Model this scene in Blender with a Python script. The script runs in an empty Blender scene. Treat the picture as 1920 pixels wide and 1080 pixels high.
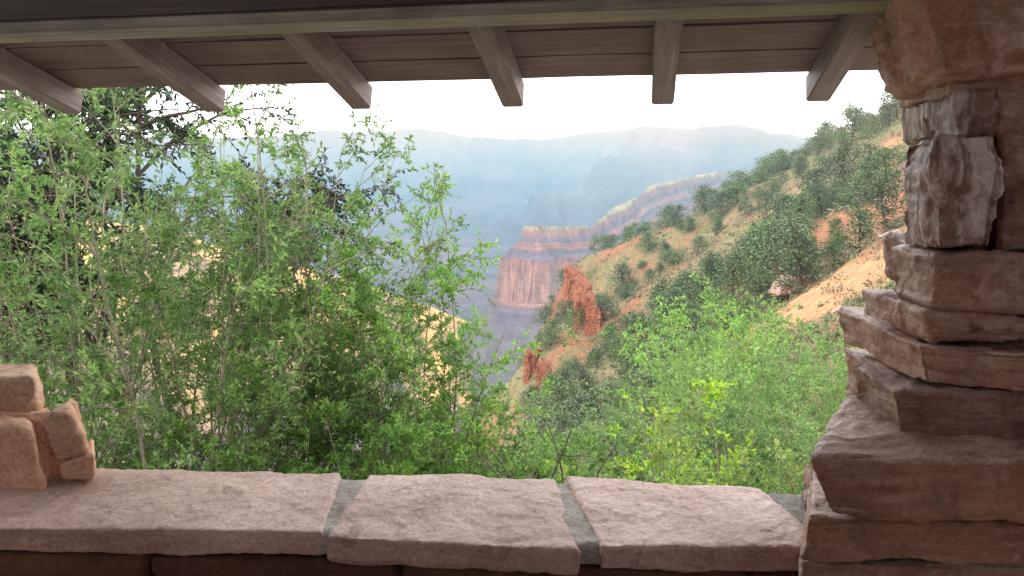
import bpy, bmesh, math, random
import numpy as np
from mathutils import Vector, Matrix
random.seed(7); rng=np.random.default_rng(7)
scene=bpy.context.scene
COL=scene.collection
# ---------------------------------------------------------------- image pixel helpers: camera rays through pixel coordinates
EYE=np.array([0.0,0.0,1.6]); PITCH=math.radians(8.6); F=1387.0
CP,SP=math.cos(PITCH),math.sin(PITCH)
def ray(u,v):
    a=(u-960)/F; b=(540-v)/F
    return np.array([a, CP+b*SP, -SP+b*CP])
def at_y(u,v,y):
    d=ray(u,v); return EYE+d*(y/d[1])
def at_z(u,v,z):
    d=ray(u,v); return EYE+d*((z-EYE[2])/d[2])
# ---------------------------------------------------------------- noise
def _h(i,j,k,s):
    n=(i*374761393+j*668265263+k*2147483647+s*1274126177)&0xffffffff
    n=((n^(n>>13))*1274126177)&0xffffffff
    n=(n^(n>>16))&0xffffffff
    return n.astype(np.float64)/4294967295.0*2-1
def vn(p,s=0):
    p=np.asarray(p,float); q=np.floor(p).astype(np.int64); f=p-q; f=f*f*f*(f*(f*6-15)+10)
    r=0
    for a in (0,1):
        for b in (0,1):
            for c in (0,1):
                w=(f[...,0] if a else 1-f[...,0])*(f[...,1] if b else 1-f[...,1])*(f[...,2] if c else 1-f[...,2])
                r=r+w*_h(q[...,0]+a,q[...,1]+b,q[...,2]+c,s)
    return r
def fbm(p,o=4,s=0):
    p=np.asarray(p,float); r=0;a=1;t=0
    for i in range(o):
        r=r+a*vn(p*(2**i)+i*17.3,s+i); t+=a; a*=.5
    return r/t
def xy3(x,y,f): return np.stack([x*f,y*f,np.zeros_like(x)],-1)
# ---------------------------------------------------------------- mesh helpers
def mesh_obj(name,verts,faces,mat,parent=None,smooth=True,cols=None):
    me=bpy.data.meshes.new(name)
    verts=np.asarray(verts,dtype=np.float32); faces=np.asarray(faces)
    n=faces.shape[1]
    me.vertices.add(len(verts)); me.vertices.foreach_set('co',verts.ravel())
    me.loops.add(faces.size); me.loops.foreach_set('vertex_index',faces.ravel().astype(np.int32))
    me.polygons.add(len(faces)); me.polygons.foreach_set('loop_start',np.arange(0,faces.size,n,dtype=np.int32))
    me.polygons.foreach_set('loop_total',np.full(len(faces),n,dtype=np.int32))
    me.update(calc_edges=True); me.validate()
    me.polygons.foreach_set('use_smooth',np.full(len(me.polygons),bool(smooth)))
    if cols is not None:
        at=me.color_attributes.new('Col','FLOAT_COLOR','POINT')
        c=np.ones((len(verts),4),dtype=np.float32); c[:,:3]=cols
        at.data.foreach_set('color',c.ravel())
    me.materials.append(mat)
    ob=bpy.data.objects.new(name,me); COL.objects.link(ob)
    if parent is not None: ob.parent=parent
    return ob
def empty(name,loc=(0,0,0),parent=None):
    e=bpy.data.objects.new(name,None); e.location=loc; COL.objects.link(e); e.empty_display_size=.2
    if parent is not None: e.parent=parent
    return e
def tag(o,label,cat,group=None):
    o['label']=label; o['category']=cat
    if group: o['group']=group
def box_lattice(nx,ny,nz):
    I=-np.ones((nx+1,ny+1,nz+1),dtype=int)
    m=np.zeros(I.shape,bool); m[0]=m[-1]=True; m[:,0]=m[:,-1]=True; m[:,:,0]=m[:,:,-1]=True
    idx=np.argwhere(m); I[m]=np.arange(len(idx))
    fs=[]
    def add(A,flip):
        q=np.stack([A[:-1,:-1],A[1:,:-1],A[1:,1:],A[:-1,1:]],-1).reshape(-1,4)
        fs.append(q[:,::-1] if flip else q)
    add(I[:,:,0],True);add(I[:,:,-1],False);add(I[0],True);add(I[-1],False);add(I[:,0],False);add(I[:,-1],True)
    return idx,np.concatenate(fs)
def stone_geo(C,rad=.03,sp=.013,amp=.012,freq=5,seed=0,fine=.003,strat=0.0,vert=False,crag=.6):
    """C[i][j][k] eight corners"""
    C=np.array(C,float)
    lx=np.linalg.norm(C[1].mean((0,1))-C[0].mean((0,1))); ly=np.linalg.norm(C[:,1].mean((0,1))-C[:,0].mean((0,1))); lz=np.linalg.norm(C[:,:,1].mean((0,1))-C[:,:,0].mean((0,1)))
    L=np.array([lx,ly,lz]); n=[max(3,int(l/sp)) for l in L]
    idx,fc=box_lattice(*n)
    p=idx/np.array(n)*L
    rad=min(rad,.45*L.min())
    inner=np.clip(p,rad,L-rad); d=p-inner; dl=np.linalg.norm(d,axis=1,keepdims=True); nn=d/np.maximum(dl,1e-9)
    q=(inner+nn*rad)/L
    a,b,c=q[:,0:1],q[:,1:2],q[:,2:3]
    W=0
    for i in (0,1):
        for j in (0,1):
            for k in (0,1):
                W=W+(a if i else 1-a)*(b if j else 1-b)*(c if k else 1-c)*C[i,j,k]
    ex=(C[1]-C[0]).mean((0,1)); ex/=np.linalg.norm(ex); ey=(C[:,1]-C[:,0]).mean((0,1)); ey/=np.linalg.norm(ey); ez=(C[:,:,1]-C[:,:,0]).mean((0,1)); ez/=np.linalg.norm(ez)
    Nn=nn[:,0:1]*ex+nn[:,1:2]*ey+nn[:,2:3]*ez
    if vert:
        wob=.5*fbm(W*.5,3,seed)
        cx=np.floor(W[:,0]*.75+W[:,1]*.35+wob*1.3).astype(np.int64); h1=_h(cx,cx*0+3,cx*0,seed)
        cz=np.floor(W[:,2]*.22+h1*3+wob*.5).astype(np.int64); h2=_h(cx,cz,cx*0+1,seed)
        disp=amp*(h1*.8+h2*1.0)+amp*.5*fbm(W*1.6*np.array([1,1,.3]),3,seed+2)
        ledge=_h(np.floor(W[:,2]*.9+wob).astype(np.int64),cx*0,cx*0,seed+4); disp+=amp*.35*ledge
    else:
        S=np.array([1,1,1.3])
        disp=amp*fbm(W*freq*S,4,seed)*1.3
        t=fbm(W*freq*.8*S+40,3,seed+2)*4+Nn[:,0]*.7; fl=np.floor(t); fr=t-fl; disp+=amp*crag*(fl+np.clip((fr-.42)*6,0,1))*.55
        disp+=-amp*.7*np.maximum(0,1-np.abs(fbm(W*freq*.9*S+9,3,seed+5))*7)*.8
    if strat:
        z=W[:,2]+.02*fbm(W*4,2,seed+3)
        st=vn(np.stack([z*55,z*0+seed,W[:,0]*2],-1),seed+8)
        disp+=strat*st*(1-np.abs(nn[:,2]))
    disp+=fine*fbm(W*freq*9,3,seed+9)
    return W+Nn*disp[:,None],fc
def merge(gs):
    V=[];Fs=[];o=0
    for v,f in gs: V.append(v);Fs.append(f+o);o+=len(v)
    return np.concatenate(V),np.concatenate(Fs)
# ---------------------------------------------------------------- materials
def newmat(name):
    m=bpy.data.materials.new(name); m.use_nodes=True; nt=m.node_tree; nt.nodes.clear()
    o=nt.nodes.new('ShaderNodeOutputMaterial'); return m,nt,o
def N(nt,t,**k):
    n=nt.nodes.new(t)
    for a,b in k.items(): setattr(n,a,b)
    return n
def ramp(nt,stops,src=None):
    r=N(nt,'ShaderNodeValToRGB'); e=r.color_ramp.elements
    while len(e)<len(stops): e.new(.5)
    for x,(p,c) in zip(e,stops): x.position=p; x.color=(*c,1)
    if src is not None: nt.links.new(src,r.inputs[0])
    return r
def noise(nt,scale,detail=6,rough=.6,vec=None,dist=0):
    n=N(nt,'ShaderNodeTexNoise'); n.inputs['Scale'].default_value=scale; n.inputs['Detail'].default_value=detail; n.inputs['Roughness'].default_value=rough; n.inputs['Distortion'].default_value=dist
    if vec is not None: nt.links.new(vec,n.inputs['Vector'])
    return n
def mixc(nt,f,a,b,mode='MIX'):
    m=N(nt,'ShaderNodeMix',data_type='RGBA',blend_type=mode)
    for s,x in ((0,f),(6,a),(7,b)):
        if isinstance(x,(int,float)): m.inputs[s].default_value=x
        elif isinstance(x,tuple): m.inputs[s].default_value=(*x,1)
        else: nt.links.new(x,m.inputs[s])
    return m.outputs[2]
def math_(nt,op,a,b=None,c=None):
    m=N(nt,'ShaderNodeMath',operation=op)
    for i,x in enumerate((a,b,c)):
        if x is None: continue
        if isinstance(x,(int,float)): m.inputs[i].default_value=x
        else: nt.links.new(x,m.inputs[i])
    return m.outputs[0]
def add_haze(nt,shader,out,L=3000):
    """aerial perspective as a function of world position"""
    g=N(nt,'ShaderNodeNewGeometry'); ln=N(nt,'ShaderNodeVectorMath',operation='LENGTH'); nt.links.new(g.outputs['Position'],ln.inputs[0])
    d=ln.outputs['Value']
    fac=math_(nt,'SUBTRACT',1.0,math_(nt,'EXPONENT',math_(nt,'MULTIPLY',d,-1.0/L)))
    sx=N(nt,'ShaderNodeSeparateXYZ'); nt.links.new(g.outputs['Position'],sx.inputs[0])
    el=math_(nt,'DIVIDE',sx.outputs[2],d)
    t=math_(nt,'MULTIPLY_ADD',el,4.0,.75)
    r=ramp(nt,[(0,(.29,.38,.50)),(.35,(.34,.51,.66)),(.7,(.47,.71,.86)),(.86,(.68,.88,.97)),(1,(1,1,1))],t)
    em=N(nt,'ShaderNodeEmission'); nt.links.new(r.outputs[0],em.inputs[0])  # haze is painted: surfaces emit its colour more with distance
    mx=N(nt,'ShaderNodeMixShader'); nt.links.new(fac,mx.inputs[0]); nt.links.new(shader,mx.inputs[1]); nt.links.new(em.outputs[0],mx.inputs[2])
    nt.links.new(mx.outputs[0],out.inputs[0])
def stone_mat(name,stops,scale=3,bump=.6,rough=.85,pale=(.62,.50,.45),paleamt=.5,spec=.3,vstreak=False,k=1.0,haze=0,toplit=0):
    m,nt,o=newmat(name); g=N(nt,'ShaderNodeNewGeometry'); P=g.outputs['Position']
    n1=noise(nt,scale*k,8,.62,P,.6); r=ramp(nt,stops,n1.outputs[0])
    mp=N(nt,'ShaderNodeMapping'); mp.inputs['Scale'].default_value=(9,9,1.2) if vstreak else (1.5,1.5,16); nt.links.new(P,mp.inputs[0])
    n2=noise(nt,scale*k,5,.6,mp.outputs[0],1.2); r2=ramp(nt,[(.42,(0,0,0)),(.7,(1,1,1))] if not vstreak else [(.47,(0,0,0)),(.58,(1,1,1))],n2.outputs[0])
    c=mixc(nt,math_(nt,'MULTIPLY',r2.outputs[0],paleamt),r.outputs[0],pale)
    if toplit:  # upward faces mixed paler: light on stone tops painted into the colour
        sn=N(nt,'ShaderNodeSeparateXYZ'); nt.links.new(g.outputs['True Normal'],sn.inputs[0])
        rt=ramp(nt,[(.35,(0,0,0)),(.8,(1,1,1))],sn.outputs[2]); c=mixc(nt,math_(nt,'MULTIPLY',rt.outputs[0],toplit),c,pale)
    n3=noise(nt,60*k,4,.7,P); r3=ramp(nt,[(.3,(.5,.45,.43)),(.6,(1,1,1))],n3.outputs[0])
    c=mixc(nt,.75,c,r3.outputs[0],'MULTIPLY')
    n5=noise(nt,7*k,3,.5,P,2); r5=ramp(nt,[(.60,(1,1,1)),(.72,(.5,.42,.4))],n5.outputs[0]); c=mixc(nt,.7,c,r5.outputs[0],'MULTIPLY')
    n6=noise(nt,1.7*k,3,.5,P,1); r6=ramp(nt,[(.35,(.74,.66,.62)),(.65,(1.08,1.06,1.04))],n6.outputs[0]); c=mixc(nt,.9,c,r6.outputs[0],'MULTIPLY')
    oi=N(nt,'ShaderNodeObjectInfo'); hs=N(nt,'ShaderNodeHueSaturation'); nt.links.new(c,hs.inputs['Color'])
    nt.links.new(math_(nt,'MULTIPLY_ADD',oi.outputs['Random'],.4,.82),hs.inputs['Value'])
    b=N(nt,'ShaderNodeBsdfPrincipled'); nt.links.new(hs.outputs[0],b.inputs['Base Color']); b.inputs['Roughness'].default_value=rough; b.inputs['Specular IOR Level'].default_value=spec
    n4=noise(nt,22*k,10,.68,P,.4); mu=N(nt,'ShaderNodeTexVoronoi'); mu.inputs['Scale'].default_value=26*k; nt.links.new(P,mu.inputs['Vector'])
    pit=ramp(nt,[(0,(0,0,0)),(.16,(1,1,1))],mu.outputs['Distance'])
    h=math_(nt,'ADD',n4.outputs[0],math_(nt,'MULTIPLY',pit.outputs[0],.16)); h=math_(nt,'ADD',h,math_(nt,'MULTIPLY',n2.outputs[0],.35))
    bp=N(nt,'ShaderNodeBump'); bp.inputs['Strength'].default_value=bump; bp.inputs['Distance'].default_value=.02/k; nt.links.new(h,bp.inputs['Height']); nt.links.new(bp.outputs[0],b.inputs['Normal'])
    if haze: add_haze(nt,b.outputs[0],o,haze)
    else: nt.links.new(b.outputs[0],o.inputs[0])
    return m
M_cop=stone_mat('sandstone_coping',[(.25,(.50,.33,.27)),(.5,(.72,.53,.46)),(.75,(.83,.69,.63))],2.5,.8,.5,spec=.5,pale=(.83,.72,.67))
M_pil=stone_mat('sandstone_pillar',[(.25,(.21,.09,.055)),(.5,(.40,.195,.12)),(.75,(.56,.33,.22))],3.2,1.0,.38,pale=(.66,.50,.42),paleamt=.35,spec=.7,toplit=.65)
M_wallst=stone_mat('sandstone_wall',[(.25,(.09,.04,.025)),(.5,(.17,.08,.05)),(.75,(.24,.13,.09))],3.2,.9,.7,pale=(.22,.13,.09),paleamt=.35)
M_pale=stone_mat('pale_streaked_sandstone',[(.25,(.25,.12,.08)),(.5,(.36,.20,.14)),(.75,(.46,.30,.23))],1.6,.95,.40,pale=(.86,.76,.69),paleamt=.9,spec=.6,vstreak=True)
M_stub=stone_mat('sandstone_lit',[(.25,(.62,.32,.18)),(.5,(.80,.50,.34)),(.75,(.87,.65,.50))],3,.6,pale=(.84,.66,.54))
M_mort=stone_mat('mortar',[(.3,(.30,.30,.27)),(.5,(.42,.42,.39)),(.7,(.52,.52,.48))],8,.8,pale=(.46,.44,.42),paleamt=.2)
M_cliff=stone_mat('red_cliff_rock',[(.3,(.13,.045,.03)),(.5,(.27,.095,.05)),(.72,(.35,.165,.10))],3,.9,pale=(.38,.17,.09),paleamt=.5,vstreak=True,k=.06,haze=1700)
M_bould=stone_mat('boulder_rock',[(.3,(.34,.21,.18)),(.7,(.48,.34,.29))],3,.6,k=.3,pale=(.5,.38,.33))
def wood_mat(name,a,b,c):
    m,nt,o=newmat(name); tc=N(nt,'ShaderNodeTexCoord'); mp=N(nt,'ShaderNodeMapping'); mp.inputs['Scale'].default_value=(1.2,22,22); nt.links.new(tc.outputs['Object'],mp.inputs[0])
    n=noise(nt,2.2,8,.65,mp.outputs[0],.8); r=ramp(nt,[(.28,a),(.52,b),(.75,c)],n.outputs[0])
    n2=noise(nt,3,4,.6,tc.outputs['Object']); r2=ramp(nt,[(.35,(.6,.57,.55)),(.6,(1,1,1))],n2.outputs[0]); col=mixc(nt,.8,r.outputs[0],r2.outputs[0],'MULTIPLY')
    v=N(nt,'ShaderNodeTexVoronoi'); v.inputs['Scale'].default_value=3.1; mp2=N(nt,'ShaderNodeMapping'); mp2.inputs['Scale'].default_value=(.8,2,2); nt.links.new(tc.outputs['Object'],mp2.inputs[0]); nt.links.new(mp2.outputs[0],v.inputs['Vector'])
    k=ramp(nt,[(.03,(.3,.25,.22)),(.08,(1,1,1))],v.outputs['Distance']); col=mixc(nt,.8,col,k.outputs[0],'MULTIPLY')
    s=N(nt,'ShaderNodeBsdfPrincipled'); nt.links.new(col,s.inputs['Base Color']); s.inputs['Roughness'].default_value=.6
    bp=N(nt,'ShaderNodeBump'); bp.inputs['Strength'].default_value=.6; bp.inputs['Distance'].default_value=.006; nt.links.new(n.outputs[0],bp.inputs['Height']); nt.links.new(bp.outputs[0],s.inputs['Normal'])
    nt.links.new(s.outputs[0],o.inputs[0]); return m
M_wood=wood_mat('weathered_painted_wood',(.14,.10,.085),(.23,.175,.155),(.34,.275,.25))
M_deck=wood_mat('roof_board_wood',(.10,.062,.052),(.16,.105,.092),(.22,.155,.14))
M_beam_lit=wood_mat('beam_lit_underside_wood',(.19,.165,.13),(.31,.285,.235),(.44,.41,.35))  # pale copy of the beam wood: outside light painted on its underside
M_beam_shade=wood_mat('header_beam_shaded_wood',(.045,.028,.025),(.08,.053,.048),(.12,.09,.08))  # dark copy of the beam wood: interior shade put into the colour
def leaf_mat(name,c1,c2,c3,trans=.35,haze=False,vlo=.75):
    m,nt,o=newmat(name); g=N(nt,'ShaderNodeNewGeometry')
    r=ramp(nt,[(0,c1),(.55,c2),(1,c3)],g.outputs['Random Per Island'])
    n=noise(nt,1.3,3,.5,g.outputs['Position']); r2=ramp(nt,[(.35,(.6,.62,.6)),(.65,(1.15,1.12,1))],n.outputs[0]); c=mixc(nt,1.0,r.outputs[0],r2.outputs[0],'MULTIPLY')
    oi=N(nt,'ShaderNodeObjectInfo'); hs=N(nt,'ShaderNodeHueSaturation'); nt.links.new(c,hs.inputs['Color']); nt.links.new(math_(nt,'MULTIPLY_ADD',oi.outputs['Random'],.5,vlo),hs.inputs['Value'])
    nt.links.new(math_(nt,'MULTIPLY_ADD',oi.outputs['Random'],.3,.85),hs.inputs['Saturation'])
    c=hs.outputs[0]
    b=N(nt,'ShaderNodeBsdfPrincipled'); nt.links.new(c,b.inputs['Base Color']); b.inputs['Roughness'].default_value=.5; b.inputs['Specular IOR Level'].default_value=.35
    sh=b.outputs[0]
    if trans>0:
        t=N(nt,'ShaderNodeBsdfTranslucent'); nt.links.new(c,t.inputs[0]); mx=N(nt,'ShaderNodeMixShader'); mx.inputs[0].default_value=trans
        nt.links.new(b.outputs[0],mx.inputs[1]); nt.links.new(t.outputs[0],mx.inputs[2]); sh=mx.outputs[0]
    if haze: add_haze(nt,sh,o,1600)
    else: nt.links.new(sh,o.inputs[0])
    return m
M_willow=leaf_mat('willow_leaf',(.09,.19,.05),(.17,.33,.08),(.34,.50,.17),.5,vlo=.88)
M_pale_leaf=leaf_mat('pale_shrub_leaf',(.11,.22,.065),(.19,.35,.10),(.31,.46,.16),.42,vlo=.88)
M_bright=leaf_mat('bright_leaf',(.16,.31,.04),(.28,.46,.07),(.45,.56,.12),.45,vlo=.9)
M_dark=leaf_mat('juniper_leaf_dark',(.012,.032,.018),(.025,.06,.025),(.045,.09,.035),0)
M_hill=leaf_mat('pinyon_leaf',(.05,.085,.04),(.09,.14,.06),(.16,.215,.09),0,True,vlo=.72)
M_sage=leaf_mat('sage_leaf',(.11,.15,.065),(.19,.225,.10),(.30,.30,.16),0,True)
def bark(name,a,b):
    m,nt,o=newmat(name); g=N(nt,'ShaderNodeNewGeometry'); n=noise(nt,9,6,.7,g.outputs['Position']); r=ramp(nt,[(.3,a),(.7,b)],n.outputs[0])
    s=N(nt,'ShaderNodeBsdfPrincipled'); s.inputs['Roughness'].default_value=.9; nt.links.new(r.outputs[0],s.inputs['Base Color']); bp=N(nt,'ShaderNodeBump'); bp.inputs['Distance'].default_value=.01; nt.links.new(n.outputs[0],bp.inputs['Height']); nt.links.new(bp.outputs[0],s.inputs['Normal']); nt.links.new(s.outputs[0],o.inputs[0]); return m
M_bark=bark('shrub_bark',(.12,.10,.07),(.32,.28,.21)); M_dbark=bark('juniper_bark',(.05,.04,.035),(.14,.11,.09)); M_grey=bark('dead_wood',(.36,.33,.31),(.58,.55,.52))
def terr_mat(name,L,bumpd,ns,det=.5,lo=.3,hi=.68):
    m,nt,o=newmat(name); a=N(nt,'ShaderNodeVertexColor',layer_name='Col'); g=N(nt,'ShaderNodeNewGeometry')
    n=noise(nt,ns,10,.7,g.outputs['Position'],.5); r=ramp(nt,[(lo,(.45,.45,.47)),(hi,(1.25,1.2,1.15))],n.outputs[0]); c=mixc(nt,det,a.outputs[0],r.outputs[0],'MULTIPLY')
    s=N(nt,'ShaderNodeBsdfPrincipled'); s.inputs['Roughness'].default_value=.95; s.inputs['Specular IOR Level'].default_value=.1; nt.links.new(c,s.inputs['Base Color'])
    bp=N(nt,'ShaderNodeBump'); bp.inputs['Distance'].default_value=bumpd; nt.links.new(n.outputs[0],bp.inputs['Height']); nt.links.new(bp.outputs[0],s.inputs['Normal'])
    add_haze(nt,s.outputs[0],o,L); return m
# ---------------------------------------------------------------- shelter
TH=math.radians(9.8); E1=np.array([math.cos(TH),-math.sin(TH),0]); NO=np.array([math.sin(TH),math.cos(TH),0]); UP=np.array([0,0,1.0])
shelter=empty('stone_shelter'); tag(shelter,'open-sided rest shelter of red sandstone with wooden roof','shelter')
roof=empty('roof',(0,0,2.2),shelter)
roof_inv=Vector((0,0,-2.2))
def board(name,mat,s0,s1,n0,n1,zfun,th,parent,bev=.004):
    long_s=(s1-s0)>(n1-n0)
    o=np.array([*( (E1*(s0+s1)/2+NO*(n0+n1)/2)[:2]),zfun((n0+n1)/2)])
    slope=np.array([*(NO[:2]*(n1-n0)),zfun(n1)-zfun(n0)]); Ls=np.linalg.norm(slope); sd=slope/Ls; upv=np.cross(E1,sd)
    if long_s: X,Y,Z=E1,sd,upv; lx,ly=s1-s0,Ls
    else: X,Y,Z=sd,-E1,upv; lx,ly=Ls,s1-s0
    bm=bmesh.new(); bmesh.ops.create_cube(bm,size=1)
    for v in bm.verts: v.co=Vector((v.co.x*lx,v.co.y*ly,(v.co.z+.5)*th))
    bmesh.ops.subdivide_edges(bm,edges=[e for e in bm.edges if abs((e.verts[0].co-e.verts[1].co).x)>lx*.5],cuts=int(max(4,lx/.12)))
    for v in bm.verts:
        w=float(vn(np.array([[v.co.x*2.5,o[0]*3+o[1],o[2]*9+v.co.y]]),4)[0]); v.co.z+=w*.004; v.co.y+=w*.004
    bmesh.ops.bevel(bm,geom=[e for e in bm.edges if len(e.link_faces)==2 and e.calc_face_angle()>1.2],offset=bev,segments=2,affect='EDGES')
    me=bpy.data.meshes.new(name); bm.to_mesh(me); bm.free(); me.materials.append(mat)
    ob=bpy.data.objects.new(name,me); COL.objects.link(ob)
    R=Matrix(((X[0],Y[0],Z[0],o[0]),(X[1],Y[1],Z[1],o[1]),(X[2],Y[2],Z[2],o[2]),(0,0,0,1)))
    ob.parent=parent; ob.matrix_parent_inverse=Matrix.Identity(4); ob.matrix_basis=Matrix.Translation(roof_inv if parent is roof else Vector((0,0,0)))@R
    return ob
TA=.31
zr=lambda n:2.085-TA*(n-2.3)
def s_of(u,v,n):
    d=ray(u,v); t=n/(d@NO); p=d*t; return p@E1
board('header_beam',M_beam_shade,-3.6,s_of(1690,20,2.2),2.165,2.295,lambda n:2.09,.32,roof,.006)
board('beam_lit_underside',M_beam_lit,-3.6,s_of(1680,20,2.2),2.160,2.32,lambda n:2.055,.033,roof,.004)  # separate pale strip stands for the lit underside of the header beam
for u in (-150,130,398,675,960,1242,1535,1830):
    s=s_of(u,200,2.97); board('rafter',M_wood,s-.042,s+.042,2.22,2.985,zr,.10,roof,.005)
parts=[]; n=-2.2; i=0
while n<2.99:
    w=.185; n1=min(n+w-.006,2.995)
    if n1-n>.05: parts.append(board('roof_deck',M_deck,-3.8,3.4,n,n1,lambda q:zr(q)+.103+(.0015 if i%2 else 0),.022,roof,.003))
    n+=w; i+=1
base=parts[0]; bm=bmesh.new(); inv=base.matrix_basis.inverted()
for p in parts:
    me=p.data; me.transform(inv@p.matrix_basis); bm.from_mesh(me)
bm.to_mesh(base.data); bm.free()
for p in parts[1:]: bpy.data.objects.remove(p)
pp=[np.array(q) for q in ( [*(E1*-3.8+NO*-2.2)[:2],zr(-2.2)+.12],[*(E1*3.4+NO*-2.2)[:2],zr(-2.2)+.12],[*(E1*3.4+NO*-5)[:2],2.2],[*(E1*-3.8+NO*-5)[:2],2.2])]
mesh_obj('back_roof_slope',[a-np.array([0,0,2.2]) for a in pp],[[0,1,2,3]],M_deck,roof,False)
# coping & wall
wall=empty('parapet_wall',(0,0,0),shelter)
def coping(nl,nr,fr,fl,mat,name,seed,th=.085,z=.5,rad=.011,amp=.007,sp=.0105,par=wall,crag=.9):
    q=[at_z(u,v,z) for (u,v) in (nl,nr,fr,fl)]
    dn=np.array([0,0,-th])
    C=np.zeros((2,2,2,3)); C[0,0,1],C[1,0,1],C[1,1,1],C[0,1,1]=q
    for i in (0,1):
        for j in (0,1): C[i,j,0]=C[i,j,1]+dn
    g=stone_geo(C,rad,sp,amp,4.5,seed,.003,.004,crag=crag); return mesh_obj(name,*g,mat,par)
coping((-260,988),(606,997),(634,890),(-60,868),M_cop,'coping_stone',1,z=.505)
coping((610,1007),(1084,1031),(1040,895),(690,886),M_cop,'coping_stone',2,z=.5)
coping((1124,1023),(1560,1029),(1420,915),(1060,891),M_cop,'coping_stone',3,z=.503)
coping((560,995),(660,1005),(706,892),(622,892),M_mort,'mortar_joint',4,z=.499,rad=.03,amp=.006)
coping((1055,1019),(1145,1021),(1085,900),(1030,900),M_mort,'mortar_joint',5,z=.50,rad=.03,amp=.006)
coping((1420,1019),(1640,1023),(1600,925),(1390,917),M_mort,'mortar_joint',6,z=.50,rad=.03,amp=.006)
a0=at_z(-260,992,.5); a1=at_z(1640,1029,.5)
wd=(a1-a0); wd[2]=0; WL=np.linalg.norm(wd); wd/=WL; wn=np.array([-wd[1],wd[0],0])
k=0
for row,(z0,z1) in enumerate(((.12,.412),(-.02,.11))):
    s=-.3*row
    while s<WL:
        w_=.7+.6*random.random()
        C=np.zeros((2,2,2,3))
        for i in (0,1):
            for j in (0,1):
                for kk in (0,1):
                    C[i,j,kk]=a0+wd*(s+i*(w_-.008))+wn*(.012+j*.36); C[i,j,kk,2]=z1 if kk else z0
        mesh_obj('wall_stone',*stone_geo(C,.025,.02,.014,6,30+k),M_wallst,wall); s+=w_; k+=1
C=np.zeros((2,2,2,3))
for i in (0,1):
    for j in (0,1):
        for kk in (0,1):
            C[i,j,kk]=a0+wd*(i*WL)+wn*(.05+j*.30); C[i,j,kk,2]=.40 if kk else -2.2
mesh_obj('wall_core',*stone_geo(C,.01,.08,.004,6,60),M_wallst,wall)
# pillar
pillar=empty('stone_pillar',(0,0,0),shelter)
def pst(uTL,uTR,uBL,uBR,vTL,vTR,vBL,vBR,df,T,seed,mat=None,rad=.012,amp=.0105,dx=0.0,par=pillar,name='pillar_stone',dirn=NO,sp=.011,strat=.006,dr=0.0,crag=1.2,drop=0,ex=5):
    C=np.zeros((2,2,2,3)); vTL-=ex; vTR-=ex; vBL+=ex; vBR+=ex
    C[0,0,1]=at_y(uTL,vTL,df);C[1,0,1]=at_y(uTR,vTR,df);C[0,0,0]=at_y(uBL,vBL,df);C[1,0,0]=at_y(uBR,vBR,df)
    for i in (0,1):
        for kk in (0,1): C[i,1,kk]=C[i,0,kk]+dirn*T+np.array([dx if i==0 else dr,0,drop])
    return mesh_obj(name,*stone_geo(C,rad,sp,amp,5,seed,.004,strat,crag=crag),mat or M_pil,par)
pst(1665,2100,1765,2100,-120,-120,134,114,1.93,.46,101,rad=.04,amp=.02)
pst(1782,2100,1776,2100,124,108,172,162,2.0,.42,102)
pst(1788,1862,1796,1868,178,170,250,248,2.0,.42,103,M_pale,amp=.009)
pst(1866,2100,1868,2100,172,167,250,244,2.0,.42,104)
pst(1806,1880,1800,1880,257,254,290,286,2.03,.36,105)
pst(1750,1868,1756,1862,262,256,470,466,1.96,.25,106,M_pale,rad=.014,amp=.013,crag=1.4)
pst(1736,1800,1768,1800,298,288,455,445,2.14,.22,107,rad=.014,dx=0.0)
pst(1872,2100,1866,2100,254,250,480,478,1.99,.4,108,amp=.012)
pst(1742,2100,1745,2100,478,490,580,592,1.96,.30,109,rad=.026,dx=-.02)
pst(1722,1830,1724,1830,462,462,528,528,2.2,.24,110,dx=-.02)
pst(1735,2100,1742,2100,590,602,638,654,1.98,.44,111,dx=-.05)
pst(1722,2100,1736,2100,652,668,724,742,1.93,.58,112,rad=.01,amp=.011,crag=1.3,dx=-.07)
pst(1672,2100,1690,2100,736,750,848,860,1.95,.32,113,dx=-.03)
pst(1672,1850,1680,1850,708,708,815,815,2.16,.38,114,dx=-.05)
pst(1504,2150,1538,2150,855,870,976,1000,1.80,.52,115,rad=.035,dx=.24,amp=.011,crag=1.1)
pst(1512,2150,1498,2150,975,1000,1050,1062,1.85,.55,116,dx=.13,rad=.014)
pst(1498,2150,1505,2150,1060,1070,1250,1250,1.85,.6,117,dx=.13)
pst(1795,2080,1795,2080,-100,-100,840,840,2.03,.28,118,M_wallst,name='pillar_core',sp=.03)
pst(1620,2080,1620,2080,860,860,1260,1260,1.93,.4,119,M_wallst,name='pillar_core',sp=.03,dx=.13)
pst(1555,1640,1508,1610,905,925,985,990,2.0,.25,127,dx=.1,rad=.03)
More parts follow.
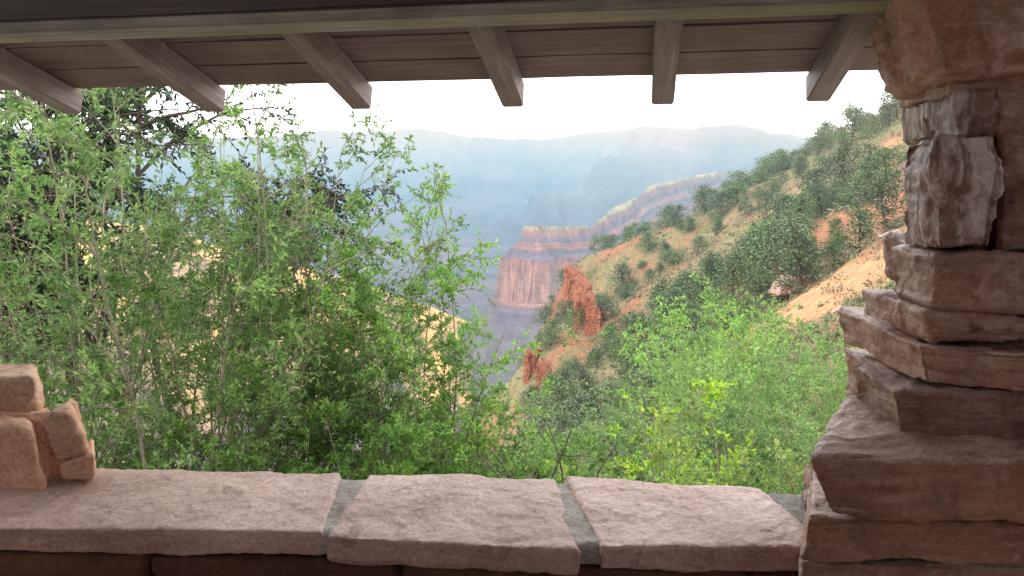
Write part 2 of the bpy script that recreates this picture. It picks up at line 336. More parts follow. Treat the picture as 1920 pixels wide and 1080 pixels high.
# left stub
stub=empty('broken_wall_end',(0,0,0),shelter)
kw=dict(mat=M_stub,par=stub,name='wall_end_stone',strat=.002)
pst(-260,66,-260,74,705,714,790,786,2.62,.22,131,dr=-.17,rad=.03,amp=.009,**kw)
pst(-260,60,-260,92,795,802,937,920,2.50,.3,132,rad=.034,dr=-.25,amp=.009,**kw)
pst(70,136,90,172,782,776,864,848,2.56,.2,133,dr=-.17,rad=.026,amp=.006,**kw)
pst(98,182,103,178,872,854,899,894,2.55,.18,134,rad=.02,dr=-.15,amp=.007,**kw)
pst(-260,100,-260,132,768,782,925,905,2.58,.15,135,mat=M_stub,par=stub,name='mortar_core',dr=-.13)
def quad(name,pts,mat): mesh_obj(name,pts,[[0,1,2,3]],mat,shelter,False)
def P3(a,b,z): return np.array([*(E1*a+NO*b)[:2],z])
quad('floor',[P3(-3.8,-5,0),P3(3.4,-5,0),P3(3.4,2.4,0),P3(-3.8,2.4,0)],M_pil)
quad('back_light_block',[P3(-3.8,-5,0),P3(3.4,-5,0),P3(3.4,-5,2.2),P3(-3.8,-5,2.2)],M_wallst)  # unseen panel behind the camera, added to darken the interior
quad('side_light_block',[P3(-3.8,-5,0),P3(-3.8,1.9,0),P3(-3.8,1.9,2.3),P3(-3.8,-5,2.3)],M_wallst)  # unseen panels added at the open sides to keep skylight out
quad('side_light_block',[P3(3.4,-5,0),P3(3.4,2.2,0),P3(3.4,2.2,2.2),P3(3.4,-5,2.3)],M_wallst)
# ---------------------------------------------------------------- hillside
cp=[at_y(*c) for c in ((1700,200,130),(1600,240,150),(1480,308,175),(1340,375,200),(1200,436,200),(1100,480,190),(1064,515,175),(1650,400,60),(1500,530,55),(1600,655,25),(1300,645,60),(1130,650,110),(1030,625,135),(985,700,110),(985,800,80),(1200,800,40),(1550,800,14),(1400,485,90),(1250,525,120),(1650,305,90),(1150,565,140),(1040,760,80))]
cp+= [np.array(c,float) for c in ((-6,3,-.9),(0,3,-.8),(3,3,-.6),(8,3,.3),(-4,6,-2),(0,7,-3),(3,8,-2.8),(8,9,-1.),(16,10,3),(-8,8,-3.2),(-10,20,-9),(0,20,-9.5),(-2,40,-22),(-20,40,-40),(-10,90,-60),(-40,90,-80),(-30,150,-105),(-10,180,-85),(-60,250,-160),(-80,60,-70),(20,5,4),(45,30,14),(72,60,22),(115,100,38),(130,200,40),(60,250,-18),(15,240,-60),(130,270,20),(-90,10,-20),(-90,200,-140),(130,5,38),(0,-8,0),(-30,-8,-1),(60,-8,15))]
cp=np.array(cp); X=cp[:,:2]/50; n=len(X)
def phi(r2): return np.where(r2>1e-12,.5*r2*np.log(np.maximum(r2,1e-12)),0)
A=np.zeros((n+3,n+3)); D2=((X[:,None]-X[None])**2).sum(-1); A[:n,:n]=phi(D2)+np.eye(n)*.002; A[:n,n]=1;A[:n,n+1:]=X;A[n,:n]=1;A[n+1:,:n]=X.T
w=np.linalg.solve(A,np.concatenate([cp[:,2],[0,0,0]]))
# crest line of the hill: slope angle limit per bearing, from image pixels of the skyline
_cr=[(960,700),(1000,650),(1040,560),(1064,503),(1100,478),(1200,438),(1290,404),(1340,380),(1400,350),(1480,312),(1600,240),(1700,196),(1800,160)]
_cb=[];_ct=[]
for u_,v_ in _cr:
    d_=ray(u_,v_); _cb.append(d_[0]/d_[1]); _ct.append(d_[2]/d_[1])
def hz(x,y):
    x=np.asarray(x,float);y=np.asarray(y,float); q=np.stack([x,y],-1)/50; r=np.zeros(x.shape)
    for i in range(n): r+=w[i]*phi(((q-X[i])**2).sum(-1))
    r+=w[n]+w[n+1]*q[...,0]+w[n+2]*q[...,1]
    far=np.clip((y-8)/60,0,1)
    r+=far*(1.8*fbm(xy3(x,y,.045),3,3)+.7*fbm(xy3(x,y,.3),3,5))+.08*fbm(xy3(x,y,1.5),2,6)
    cap=1.6+y*np.interp(x/np.maximum(y,1),_cb,_ct)-.8+.9*fbm(xy3(x,y,.12),3,8)-np.maximum(y-190,0)*.12
    cap=np.where((y>70)&(x>-2),cap,1e3)
    return np.minimum(r,cap)
def hit(u,v,y0=12,y1=250):
    """point where the camera ray through this image pixel meets the hillside"""
    d=ray(u,v); ys=np.exp(np.linspace(math.log(y0),math.log(y1),500)); P=EYE[None]+d[None]*(ys/d[1])[:,None]
    below=P[:,2]<hz(P[:,0],P[:,1]); i=int(np.argmax(below)) if below.any() else 380
    return P[i]
nu,nv=320,340
yy=3.15*np.exp(np.linspace(0,math.log(270/3.15),nv)); 
tt=np.linspace(-1.5,1.15,nu)
Y,T=np.meshgrid(yy,tt,indexing='ij'); XX=T*(Y+4)*.62; 
ZZ=hz(XX,Y)
def grid_faces(a,b):
    I=np.arange(a*b).reshape(a,b); return np.stack([I[:-1,:-1],I[:-1,1:],I[1:,1:],I[1:,:-1]],-1).reshape(-1,4)
sl=np.abs((np.roll(ZZ,1,1)-ZZ)/(np.roll(XX,1,1)-XX+1e-6))
nz1=fbm(xy3(XX,Y,.08),4,11); nz2=fbm(xy3(XX,Y,.5),3,12)
PC=hit(1580,515); P2=hit(1655,395); P4=hit(1650,290)
def patch(x,y): return np.maximum.reduce([np.exp(-(((x-PC[0])/5.5)**2+((y-PC[1])/11)**2)), np.exp(-(((x-P2[0])/4.8)**2+((y-P2[1])/10)**2)), .8*np.exp(-(((x-P4[0])/4)**2+((y-P4[1])/8)**2))])
soil=np.array([.27,.13,.08]); grass=np.array([.23,.20,.11]); org=np.array([.50,.28,.15]); red=np.array([.28,.11,.065]); grn=np.array([.13,.15,.07])
k=np.clip(.6+nz1*1.6+nz2*.5,0,1)[...,None]; c=soil*(1-k)+grass*k
k=np.clip(nz2*2+.4,0,1)[...,None]*.65; c=c*(1-k)+grn*k
k=np.clip(patch(XX,Y)*2.0+nz2*.8+nz1*.6-.6,0,1)[...,None]; c=c*(1-k)+org*k
pm=np.exp(-(((XX-P2[0])/4)**2+((Y-P2[1])/10)**2)); k=np.clip(pm*2+nz2*.5-.5,0,1)[...,None]; c=c*(1-k)+np.array([.42,.17,.11])*k
k=np.clip((sl-1.5)*2+nz2*.6,0,1)[...,None]; c=c*(1-k)+red*k
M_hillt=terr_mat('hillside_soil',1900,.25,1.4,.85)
o=mesh_obj('hillside',np.stack([XX,Y,ZZ],-1).reshape(-1,3),grid_faces(nv,nu),M_hillt,cols=c.reshape(-1,3)); o['kind']='structure'
# ---------------------------------------------------------------- cliffs
def cliff(name,quads,seed):
    gs=[]
    for i,(u0,u1,v0,v1,T,slant) in enumerate(quads):
        d=hit((u0+u1)/2,v1-4,30)[1]
        C=np.zeros((2,2,2,3)); C[0,0,1]=at_y(u0,v0,d+.6);C[1,0,1]=at_y(u1,v0+slant,d+.6);C[0,0,0]=at_y(u0-2,v1+8,d-.4);C[1,0,0]=at_y(u1,v1+8,d-.4)
        for a in (0,1):
            for b in (0,1): C[a,1,b]=C[a,0,b]+np.array([.2*T,T,-.06*T if b else 0])
        gs.append(stone_geo(C,.1,.15,.26,.55,seed+i,.10,0,True))
    o=mesh_obj(name,*merge(gs),M_cliff,None,False); o['kind']='structure'; return o
cliff('cliff_outcrop',[(1058,1080,500,600,9,14),(1079,1100,520,618,8,20),(1099,1126,552,634,7,34)],201)
cliff('cliff_ledge',[(986,1004,660,716,6,8),(1003,1026,684,762,6,18)],221)
cliff('cliff_ledge',[(1190,1248,628,648,3,5)],241)
# ---------------------------------------------------------------- canyon ridges
def ridge(name,line,xs,ys,nx,ny,prof,colf,mat,nf=.012,na=14,seed=0,gully=10):
    x=np.linspace(*xs,nx); y=np.linspace(*ys,ny); Yg,Xg=np.meshgrid(y,x,indexing='ij')
    P=np.stack([Xg,Yg],-1); best=np.full(Xg.shape,1e9); zr_=np.zeros(Xg.shape)
    for a,b in zip(line[:-1],line[1:]):
        ab=(b-a)[:2]; t=np.clip(((P-a[:2])@ab)/(ab@ab),0,1); q=a[:2]+t[...,None]*ab; d=np.linalg.norm(P-q,axis=-1)
        m=d<best; best=np.where(m,d,best); zr_=np.where(m,a[2]+t*(b[2]-a[2]),zr_)
    d=best+na*fbm(xy3(Xg,Yg,nf),5,seed)*1.5+na*.5*np.abs(fbm(xy3(Xg,Yg,nf*4),3,seed+2))
    d=np.maximum(d,0)
    drop=np.interp(d,[p[0] for p in prof],[p[1] for p in prof])
    rv=np.abs(fbm(xy3(Xg,Yg,.011),4,seed+7))
    drop=drop+1.5*fbm(xy3(Xg,Yg,.05),3,seed+4)*np.clip(d/40,.2,3)+gully*np.clip((d-55)/60,0,3)*(.35-rv)*1.6
    Z=zr_-drop
    o=mesh_obj(name,np.stack([Xg,Yg,Z],-1).reshape(-1,3),grid_faces(ny,nx),mat,cols=colf(Xg,Yg,Z,drop,d).reshape(-1,3)); o['kind']='structure'; return o
def bands(Xg,Yg,Z,drop,d):
    dr=drop+5*fbm(xy3(Xg,Yg,.02),4,50); xs_=[-5,2,6,14,17,24,27,34,38,46,50,56,80,118,124,150,230,400]
    cs=[(.38,.30,.13),(.28,.23,.12),(.24,.11,.09),(.27,.13,.11),(.15,.11,.13),(.15,.11,.13),(.28,.13,.11),(.24,.12,.11),(.12,.095,.12),(.14,.115,.14),(.26,.12,.10),(.32,.15,.10),(.42,.24,.18),(.28,.15,.13),(.14,.115,.14),(.16,.14,.17),(.15,.15,.16),(.14,.15,.13)]
    c=np.stack([np.interp(dr,xs_,[q[i] for q in cs]) for i in range(3)],-1)
    s=vn(np.stack([dr*.7,dr*0,Xg*.004],-1),3)[...,None]; c=c*(1+.55*s*np.clip((140-dr)/20,.1,1)[...,None])
    k=(np.clip(fbm(xy3(Xg,Yg,.03),4,59)*2.2+.1,0,1)*.45)[...,None]; c=c*(1-k)+np.array([.15,.145,.13])*k
    k=(np.clip(fbm(xy3(Xg,Yg,.02),4,57)*2,0,1)*np.clip((dr-110)/20,0,1))[...,None]*.6; c=c*(1-k)+np.array([.12,.14,.10])*k
    return c
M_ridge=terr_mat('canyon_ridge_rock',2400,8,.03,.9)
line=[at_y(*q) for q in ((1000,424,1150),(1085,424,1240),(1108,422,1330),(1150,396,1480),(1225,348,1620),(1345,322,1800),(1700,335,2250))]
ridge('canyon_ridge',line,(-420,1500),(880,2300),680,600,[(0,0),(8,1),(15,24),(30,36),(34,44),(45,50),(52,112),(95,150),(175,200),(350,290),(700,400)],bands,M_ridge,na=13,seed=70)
M_slope=terr_mat('sunlit_canyon_slope_rock',3200,12,.02,.95,.34,.64)
def tan(Xg,Yg,Z,drop,d):
    k=np.clip(.5+1.5*fbm(xy3(Xg,Yg,.006),4,81),0,1)[...,None]; c=np.array([.82,.52,.18])*(1-k)+np.array([.60,.40,.18])*k
    k=np.clip(-.05+2.4*fbm(xy3(Xg,Yg,.012),4,85),0,1)[...,None]*.7; c=c*(1-k)+np.array([.26,.21,.17])*k
    k=np.clip((drop-105)/60+.8*fbm(xy3(Xg,Yg,.02),3,83),0,1)[...,None]; return c*(1-k)+np.array([.21,.18,.19])*k
line=[at_y(*q) for q in ((-500,330,700),(0,380,800),(350,430,950),(620,510,1100),(780,565,1200),(890,605,1300))]
ridge('canyon_slope',line,(-1300,150),(350,1700),480,460,[(0,0),(40,8),(60,25),(130,45),(145,75),(260,120),(500,190),(900,330)],tan,M_slope,nf=.006,na=45,seed=90,gully=22)
# far canyon
x=np.linspace(-1,1,420); y=np.concatenate([np.linspace(1500,14000,430),[20000,40000]]); Yg,T=np.meshgrid(y,x,indexing='ij'); Xg=T*Yg*1.1
floor=-620+150*fbm(xy3(Xg,Yg,.0006),5,20)
rimd=(Yg-(9500+3000*fbm(xy3(Xg,Yg*.4,.0004),4,22)+2200*np.abs(fbm(xy3(Xg,Yg*.5,.0009),4,23))))
wall_=np.interp(rimd,[-5000,-3000,-2600,-1500,-1350,-700,-620,-250,-150,0,30000],[0,90,260,420,640,780,900,1010,1150,1200,1200])
bt=np.exp(-(((Xg-2050)/1700)**2+((Yg-7400)/900)**2)); b2=np.maximum(0,bt*1.4-.3+.6*fbm(xy3(Xg,Yg,.0015),4,28)); butte=np.interp(b2,[0,.2,.24,.5,.55,.8,.84,1.2],[0,200,380,560,720,860,980,1090])
Z=floor+np.maximum(wall_,butte)
gor=np.abs(fbm(xy3(Xg,Yg,.0005),3,40)); Z-=np.clip(.08-gor,0,1)*2600*np.clip((6500-Yg)/2000,0,1)
Z[-2:]=Z[-3].min()
k=np.clip(.5+fbm(xy3(Xg,Yg,.002),4,30),0,1)[...,None]; c=np.array([.26,.20,.20])*(1-k)+np.array([.08,.10,.12])*k
M_far=terr_mat('far_canyon_rock',5400,60,.003,.85)
o=mesh_obj('canyon_floor',np.stack([Xg,Yg,Z],-1).reshape(-1,3),grid_faces(len(y),len(x)),M_far,cols=c.reshape(-1,3)); o['kind']='structure'
# ---------------------------------------------------------------- plants
class Geo:
    def __init__(s): s.v=[];s.f=[];s.n=0; s.lp=[];s.ld=[];s.ll=[]
    def tube(s,pts,r0,r1,k=5):
        pts=np.array(pts); m=len(pts)
        d=np.empty_like(pts); d[1:-1]=pts[2:]-pts[:-2]; d[0]=pts[1]-pts[0]; d[-1]=pts[-1]-pts[-2]; d/=np.linalg.norm(d,axis=1,keepdims=True)+1e-9
        a=np.cross(d,[.3,.9,.2]); a/=np.linalg.norm(a,axis=1,keepdims=True)+1e-9; b=np.cross(d,a); r=(r0+(r1-r0)*np.arange(m)/(m-1))[:,None,None]
        an=np.arange(k)*2*math.pi/k; ring=pts[:,None]+r*(np.cos(an)[None,:,None]*a[:,None]+np.sin(an)[None,:,None]*b[:,None])
        s.v.append(ring.reshape(-1,3)); I=np.arange(m*k).reshape(m,k); J=np.roll(I,-1,1)
        s.f.append(np.stack([I[:-1],J[:-1],J[1:],I[1:]],-1).reshape(-1,4)+s.n); s.n+=m*k
def leaves(P,D,L,wr=.28,seed=0):
    r=np.random.default_rng(seed); P=np.array(P);D=np.array(D);L=np.array(L)[:,None]; D/=np.linalg.norm(D,axis=1,keepdims=True)+1e-9
    R=r.normal(size=P.shape); S=np.cross(D,R); S/=np.linalg.norm(S,axis=1,keepdims=True)+1e-9; Nn=np.cross(S,D)
    v=np.stack([P,P+D*L*.45+S*L*wr*.5-Nn*L*.04,P+D*L-Nn*L*.1,P+D*L*.45-S*L*wr*.5-Nn*L*.04],1).reshape(-1,3)
    return v,np.arange(len(v)).reshape(-1,4)
def path(p,d,L,nseg,wig,bend,r):
    pts=[p.copy()]; d=d/math.sqrt(d@d); Nn=r.normal(size=(nseg,3))*wig+bend
    for i in range(nseg):
        d=d+Nn[i]; d=d/math.sqrt(d@d); p=p+d*(L/nseg); pts.append(p)
    return np.array(pts)
def shrub_geo(H,spread,nst,nbr,ntw,nlf,ll,seed,droop=-.06,r0=.014,start=.2,br=.38,basew=.25,tilt=(0,0),vmin=.7):
    r=np.random.default_rng(seed); g=Geo()
    for s in range(nst):
        az=r.uniform(0,2*math.pi); t=spread*math.sqrt(r.uniform(0,1)); d=np.array([math.cos(az)*t+tilt[0],math.sin(az)*t+tilt[1],1.0]); Ls=H*r.uniform(vmin,1.05)
        p0=np.array([math.cos(az)*basew*r.uniform(0,1),math.sin(az)*basew*r.uniform(0,1),-.15])
        P=path(p0,d,Ls,9,.06,np.array([0,0,.02]),r); rr=r0*r.uniform(.6,1.2); g.tube(P,rr,rr*.25)
        for b in range(nbr):
            f=r.uniform(start,1); i=min(int(f*9),8); q=P[i]+(P[i+1]-P[i])*(f*9-i); az2=r.uniform(0,2*math.pi)
            dd=(P[i+1]-P[i]); dd=dd/np.linalg.norm(dd)*.75+np.array([math.cos(az2),math.sin(az2),r.uniform(-.1,.5)])*.75
            Lb=H*br*r.uniform(.5,1)*(1.15-.6*f); B=path(q,dd,Lb,6,.14,np.array([0,0,droop]),r); g.tube(B,rr*.4,rr*.1,4)
            for tw in range(ntw):
                f2=r.uniform(.15,1); j=min(int(f2*6),5); q2=B[j]+(B[j+1]-B[j])*(f2*6-j)
                d2=(B[j+1]-B[j])/np.linalg.norm(B[j+1]-B[j])*.7+r.normal(size=3)*.6; Lt=Lb*.42*r.uniform(.5,1); W=path(q2,d2,Lt,4,.15,np.array([0,0,droop*2]),r); g.tube(W,rr*.13,rr*.05,3)
                f3=r.uniform(.1,1,nlf); m=np.minimum((f3*4).astype(int),3); dw=W[m+1]-W[m]; q3=W[m]+dw*(f3*4-m)[:,None]; dw=dw/np.linalg.norm(dw,axis=1,keepdims=True)
                g.lp.append(q3); g.ld.append(dw*.6+r.normal(size=(nlf,3))*.6+np.array([0,0,-.1])); g.ll.append(ll*r.uniform(.55,1.2,nlf))
    return (np.concatenate(g.v),np.concatenate(g.f)),(np.concatenate(g.lp),np.concatenate(g.ld),np.concatenate(g.ll))
def plant(name,loc,geo,mb,ml,label,cat,wr=.28,group=None,stem='branches',crown='foliage',seed=0,rot=0,sc=1):
    e=empty(name,loc); e.rotation_euler=(0,0,rot); e.scale=(sc,)*3; tag(e,label,cat,group)
    a=mesh_obj(stem,*geo[0],mb,e); b=mesh_obj(crown,*leaves(*geo[1],wr,seed),ml,e,False)
    return e
def copy_plant(src,loc,rot,sc):
    e=src.copy(); COL.objects.link(e); e.location=loc; e.rotation_euler=(0,0,rot); e.scale=sc if isinstance(sc,tuple) else (sc,)*3
    for ch in src.children:
        c=ch.copy(); COL.objects.link(c); c.parent=e; c.matrix_parent_inverse=ch.matrix_parent_inverse
    return e
def ground(u,d): 
    x=(u-960)/F*d; return (x,d,float(hz(np.array([x]),np.array([d]))[0]))
# tall willow shrubs
for i,(u,d,H,sp,nst,tl) in enumerate(((60,5.2,4.6,.40,11,(-.05,0)),(250,4.9,4.2,.30,10,(0,0)),(460,5.4,4.3,.28,11,(-.02,0)),(630,6.2,4.5,.22,10,(-.03,0)),(-150,6.5,5.5,.4,8,(0,0)),(765,6.6,3.9,.20,10,(-.02,0)),(700,5.4,3.0,.3,7,(-.03,0)))):
    plant('willow_shrub',ground(u,d),shrub_geo(H,sp,nst,18,9,16,.048,300+i,tilt=tl,br=.24,vmin=.8 if i==5 else .7),M_bark,M_willow,'tall feathery green willow shrub growing outside the stone wall','shrub',seed=i,wr=.34)
for i,(u,d,H,sp) in enumerate(((870,7,3.2,.20),(620,4.6,1.7,.5),(380,4.4,1.4,.5),(120,4.3,1.5,.5),(760,5.2,2.0,.45),(930,5.6,1.8,.45),(1020,5.9,1.8,.45),(1110,6.2,1.8,.5),(850,6.0,2.5,.3),(1190,5.4,1.5,.5),(940,7.5,2.5,.26),(1400,6.0,1.5,.5),(1480,5.2,1.3,.45))):
    plant('willow_shrub',ground(u,d),shrub_geo(H,sp,10,12,7,14,.044,330+i,br=.26,r0=.009),M_bark,M_willow,'low bushy green willow shrub at foot of the wall','shrub',seed=10+i,wr=.38)
# dark juniper
plant('juniper_tree',ground(60,7.6),shrub_geo(6.2,.4,4,24,11,26,.075,350,r0=.07,start=.5,br=.40,droop=-.12),M_dbark,M_dark,'dark old juniper tree with gnarled drooping boughs','tree',wr=.38,stem='trunk',crown='crown')
plant('juniper_tree',ground(360,8.4),shrub_geo(6.8,.35,4,24,10,26,.075,351,r0=.07,start=.6,br=.34,droop=-.12),M_dbark,M_dark,'dark juniper tree rising behind the willow shrubs','tree',wr=.38,stem='trunk',crown='crown')
# pale shrubs mid-right
pv=[shrub_geo(H,sp,9,13,7,16,.054,400+i,r0=.007,start=.1) for i,(H,sp) in enumerate(((3.0,.4),(2.6,.5),(3.4,.3)))]
src=[]
spots=[(1330,10,1.05,2),(1230,11,.9,0),(1430,9,.85,1),(1520,8,.75,0),(1130,11,.8,1),(1050,9,.75,0),(1180,8,.7,1),(1560,11,.8,2),(1380,14,1.1,2),(1290,17,1.5,2),(1480,13,.85,0),(1000,13,.8,1),(1100,16,.9,2),(960,10,.8,0),(1590,15,.7,1),(1060,22,.95,0),(1210,24,1.1,1),(1350,24,1.2,2),(1440,22,.9,1),(990,18,.9,2),(1010,30,1.1,1),(1080,7,.55,0),(1130,34,1.2,0),(975,24,1.1,1),(1270,30,1.3,0),(1330,36,1.3,1),(1430,34,1.1,0),(1180,44,1.3,2)]
for i,(u,d,sc,k) in enumerate(spots):
    loc=ground(u,d)
    s_=next((q for q in src if q[0]==k),None)
    if s_ is None:
        e=plant('leafy_shrub',loc,pv[k],M_bark,M_pale_leaf,'airy pale green shrub on the slope below the wall','shrub',wr=.48,group='pale shrubs on the slope',seed=50+k,sc=sc); src.append((k,e))
    else: copy_plant(s_[1],loc,random.uniform(0,6),sc)
for i,(u,d,H) in enumerate(((1260,4.6,1.95),(1400,4.3,1.6),(1330,5.5,2.1))):
    plant('bright_shrub',ground(u,d),shrub_geo(H,.28,6,8,4,9,.045,430+i,r0=.007,start=.45,br=.25),M_bark,M_bright,'small bright yellow-green shrub just beyond the wall','shrub',wr=.5,seed=60+i,group='bright shrubs beside the wall')
# hillside trees
def crown_geo(H,R,nc,nl,ls,seed,cone=.5):
    r=np.random.default_rng(seed); g=Geo(); lean=r.normal(size=2)*.12
    P=path(np.array([0,0,-.3]),np.array([lean[0],lean[1],1]),H*.9,7,.06,np.zeros(3),r); g.tube(P,H*.03,H*.008,6)
    for c in range(nc):
        f=r.uniform(.05,1.0); i=min(int(f*7*.97),6); q=P[i]+(P[i+1]-P[i])*r.uniform(); az=r.uniform(0,6.283)
        rad=R*(1-cone*f)*(.35+.65*math.sqrt(r.uniform()))*(1 if f<.9 else .4)*(1+.35*math.sin(az*2+seed)); cc=q+np.array([math.cos(az)*rad,math.sin(az)*rad,rad*.25])
        if c%2==0: g.tube([q,(q+cc)/2-np.array([0,0,.05]),cc],H*.008,H*.003,3)
        rs=R*r.uniform(.18,.34)
        o=r.normal(size=(nl,3))*rs*np.array([.6,.6,.42]); g.lp.append(cc+o); g.ld.append(o+np.array([0,0,.12])+r.normal(size=(nl,3))*.1); g.ll.append(ls*r.uniform(.6,1.3,nl))
    return (np.concatenate(g.v),np.concatenate(g.f)),(np.concatenate(g.lp),np.concatenate(g.ld),np.concatenate(g.ll))
tv=[]
for i,(H,R,co) in enumerate(((4.2,1.7,.5),(3.4,1.9,.3),(5.2,1.7,.75),(3.8,1.6,.4),(4.6,2.1,.55),(3.0,1.7,.2))):
    e=plant('pinyon_tree',(0,0,0),crown_geo(H,R,66,40,.18,500+i,co),M_dbark,M_hill,'scrubby grey-green pinyon or juniper tree on red hillside','tree',wr=.6,group='pinyon and juniper trees on the hillside',stem='trunk',crown='crown',seed=500+i); tv.append(e)
placed=0; used=[False]*6; pts=[]
tries=0
while placed<290 and tries<40000:
    tries+=1; y=math.exp(random.uniform(math.log(42),math.log(215))); u=random.uniform(1000,1760); x=(u-960)/F*y
    if patch(x,y)>.4: continue
    if u>1600 and random.random()<.35: continue
    den=fbm(np.array([[x*.05,y*.05,1.0]]),2,77)[0]
    if random.random()>.75+den*1.2: continue
    s_=random.choice((.5,.6,.75,.9,1.05,1.3))*random.uniform(.9,1.1)*(1+.22*min(y,150)/150)
    md=2.2*s_ if y<120 else 2.5*s_
    if any((x-a)**2+(y-b)**2<md*md for a,b in pts): continue
    pts.append((x,y)); z=float(hz(np.array([x]),np.array([y]))[0]); k=random.randrange(6)
    loc=(x,y,z-.05)
    if not used[k]: tv[k].location=loc; tv[k].scale=(s_,)*3; used[k]=True
    else: copy_plant(tv[k],loc,random.uniform(0,6.28),(s_*random.uniform(.85,1.2),s_,s_*random.uniform(.85,1.15)))
    placed+=1
# low scrub (uncountable)
r=np.random.default_rng(9); P=[];D=[];L=[]; M=6400
ys=np.exp(r.uniform(math.log(26),math.log(215),M)); us=r.uniform(965,1800,M); xs=(us-960)/F*ys; zs=hz(xs,ys)
keep=((patch(xs,ys)<.35)|(r.uniform(size=M)<.12))&(fbm(xy3(xs,ys,.15),2,66)+r.normal(size=M)*.25>-.35)
for x_,y_,z_ in zip(xs[keep],ys[keep],zs[keep]):
    R=r.uniform(.15,.85)*(.6+min(y_,150)/180); m=34
    o=r.normal(size=(m,3))*R*np.array([.5,.5,.42]); o[:,2]=np.abs(o[:,2]); P.append(np.array([x_,y_,z_])+o); D.append(o+r.normal(size=(m,3))*.15+np.array([0,0,.2])); L.append(r.uniform(.6,1.3,m)*(.10+.0013*y_))
o=mesh_obj('scrub_ground_cover',*leaves(np.concatenate(P),np.concatenate(D),np.concatenate(L),.55,5),M_sage,None,False); o['kind']='stuff'; tag(o,'low sage and dry grass scrub covering the slope','scrub')
# boulders
def boulder(u0,u1,v0,v1,seed,mat,label):
    d=hit((u0+u1)/2,v1-6)[1]; T=(u1-u0)/F*d*.6
    C=np.zeros((2,2,2,3)); C[0,0,1]=at_y(u0+(u1-u0)*.30,v0+10,d);C[1,0,1]=at_y(u1,v0,d);C[0,0,0]=at_y(u0,v1,d);C[1,0,0]=at_y(u1-(u1-u0)*.12,v1-6,d)
    for i in (0,1):
        for k in (0,1): C[i,1,k]=C[i,0,k]+np.array([0,T,0])
    h=(v1-v0)/F*d
    o=mesh_obj('boulder',*stone_geo(C,h*.18,h/22,h*.07,.9,seed,.02,crag=1.2),mat); tag(o,label,'boulder')
boulder(1450,1532,514,558,601,M_bould,'large pinkish boulder lying on the orange slope')
boulder(1655,1702,430,446,602,M_bould,'flat reddish rock beside the trail')
boulder(1560,1585,572,588,603,M_bould,'small pale rock on the slope')
# trail-side bench and hut
def bx(name,c,d,mat,par,bev=.15):
    bm=bmesh.new(); bmesh.ops.create_cube(bm,size=1)
    for v in bm.verts: v.co=Vector((v.co.x*d[0]+c[0],v.co.y*d[1]+c[1],v.co.z*d[2]+c[2]))
    bmesh.ops.bevel(bm,geom=bm.edges[:],offset=min(d)*bev,segments=1,affect='EDGES'); me=bpy.data.meshes.new(name); bm.to_mesh(me); bm.free(); me.materials.append(mat); ob=bpy.data.objects.new(name,me); COL.objects.link(ob); ob.parent=par; return ob
bp=hit(1655,384); be=empty('trail_bench',tuple(bp)); tag(be,'small pale wooden bench beside the red trail','bench'); be.rotation_euler=(0,0,.5)
bx('seat',(0,0,.45),(1.6,.45,.07),M_grey,be); bx('leg',(-.6,0,.1),(.12,.4,.62),M_dbark,be); bx('leg',(.6,0,.1),(.12,.4,.62),M_dbark,be)
hp=hit(1718,345); hu=empty('trail_hut',tuple(hp)); tag(hu,'small stone hut with low brown roof beside trail','hut')
sc_=hp[1]/80
bx('wall',(0,0,.7*sc_),(2.4*sc_,2*sc_,2.0*sc_),M_bould,hu,.03)
hv=np.array([(-1.6,-1.4,1.7),(1.6,-1.4,1.7),(1.6,1.4,1.7),(-1.6,1.4,1.7),(-1.5,0,2.4),(1.5,0,2.4)])*sc_
me=bpy.data.meshes.new('roof'); me.from_pydata([tuple(a) for a in hv],[],[(0,1,5,4),(2,3,4,5),(0,4,3),(1,2,5),(3,2,1,0)]); me.materials.append(M_deck); ho=bpy.data.objects.new('roof',me); COL.objects.link(ho); ho.parent=hu
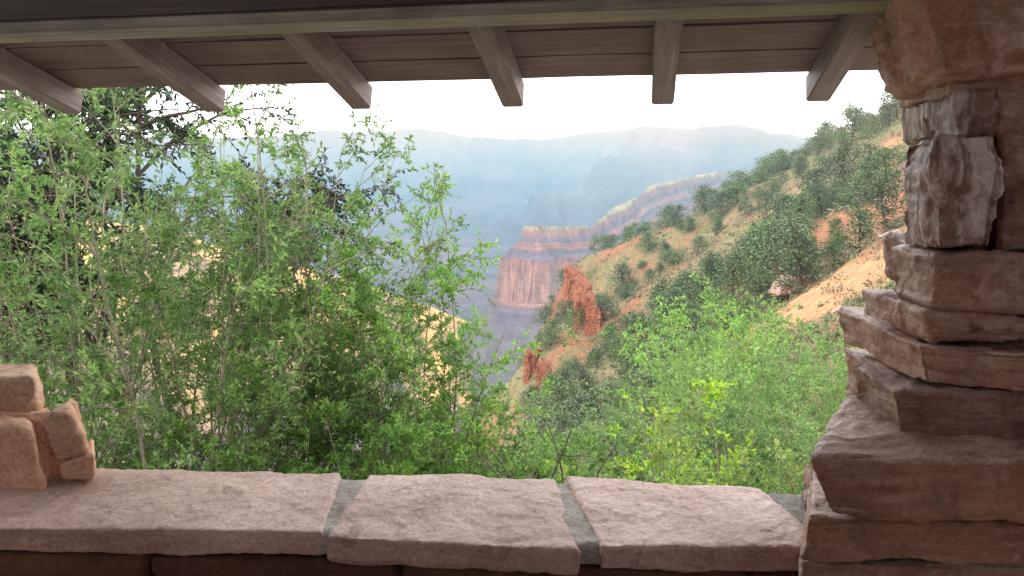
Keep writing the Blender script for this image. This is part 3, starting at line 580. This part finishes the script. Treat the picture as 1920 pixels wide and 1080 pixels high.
# dead log
g=Geo(); r=np.random.default_rng(3); b0=np.array([0,0,0.]); P=path(b0,np.array([.6,.1,.7]),3.0,7,.12,np.zeros(3),r); g.tube(P,.10,.03)
for i in (2,4,5): g.tube(path(P[i],r.normal(size=3)+np.array([0,0,.5]),1.0,4,.2,np.zeros(3),r),.05,.015,4)
o=mesh_obj('dead_tree',np.concatenate(g.v),np.concatenate(g.f),M_grey); o.location=tuple(hit(1542,415)); tag(o,'bleached leaning dead tree snag among pinyons','dead tree')
g=Geo()
for i in range(7):
    P=path(np.array([0,0,-.3]),np.array([r.normal()*.5,r.normal()*.2,1]),.62,7,.25,np.array([.08*(1 if i%2 else -1),0,-.1]),r); g.tube(P,.008,.003)
    for q in (3,5): g.tube(path(P[q],r.normal(size=3),.2,4,.3,np.zeros(3),r),.004,.002,3)
o=mesh_obj('dead_shrub',np.concatenate(g.v),np.concatenate(g.f),M_dbark); o.location=tuple(at_y(1030,905,3.4)); tag(o,'bare dark twisted shrub just beyond the wall','dead shrub')
# ---------------------------------------------------------------- camera, light, world
cam=bpy.data.cameras.new('camera'); cam.lens=26.0; cam.sensor_width=36; cam.clip_end=60000; cam.clip_start=.05
co=bpy.data.objects.new('camera',cam); COL.objects.link(co); co.location=tuple(EYE); co.rotation_euler=(math.radians(90)-PITCH,0,0); scene.camera=co
SE,SAZ=math.radians(50),math.radians(215)
sd=Vector((math.sin(SAZ)*math.cos(SE),math.cos(SAZ)*math.cos(SE),math.sin(SE)))
sun=bpy.data.lights.new('sun','SUN'); sun.energy=2.0; sun.angle=math.radians(6); sun.color=(1,.93,.82); so=bpy.data.objects.new('sun',sun); COL.objects.link(so); so.rotation_euler=sd.to_track_quat('Z','Y').to_euler()
W=bpy.data.worlds.new('World'); scene.world=W; W.use_nodes=True; nt=W.node_tree; nt.nodes.clear(); o=nt.nodes.new('ShaderNodeOutputWorld')
sk=nt.nodes.new('ShaderNodeTexSky'); sk.sky_type='NISHITA'; sk.sun_disc=False; sk.sun_elevation=SE; sk.sun_rotation=SAZ; sk.dust_density=3
b1=nt.nodes.new('ShaderNodeBackground'); b1.inputs[1].default_value=.12; nt.links.new(sk.outputs[0],b1.inputs[0])
b2=nt.nodes.new('ShaderNodeBackground'); b2.inputs[0].default_value=(1,.965,.93,1); b2.inputs[1].default_value=2.7
ad=nt.nodes.new('ShaderNodeAddShader'); nt.links.new(b1.outputs[0],ad.inputs[0]); nt.links.new(b2.outputs[0],ad.inputs[1]); nt.links.new(ad.outputs[0],o.inputs[0])
scene.view_settings.view_transform='Standard'; scene.view_settings.look='None'; scene.view_settings.exposure=0
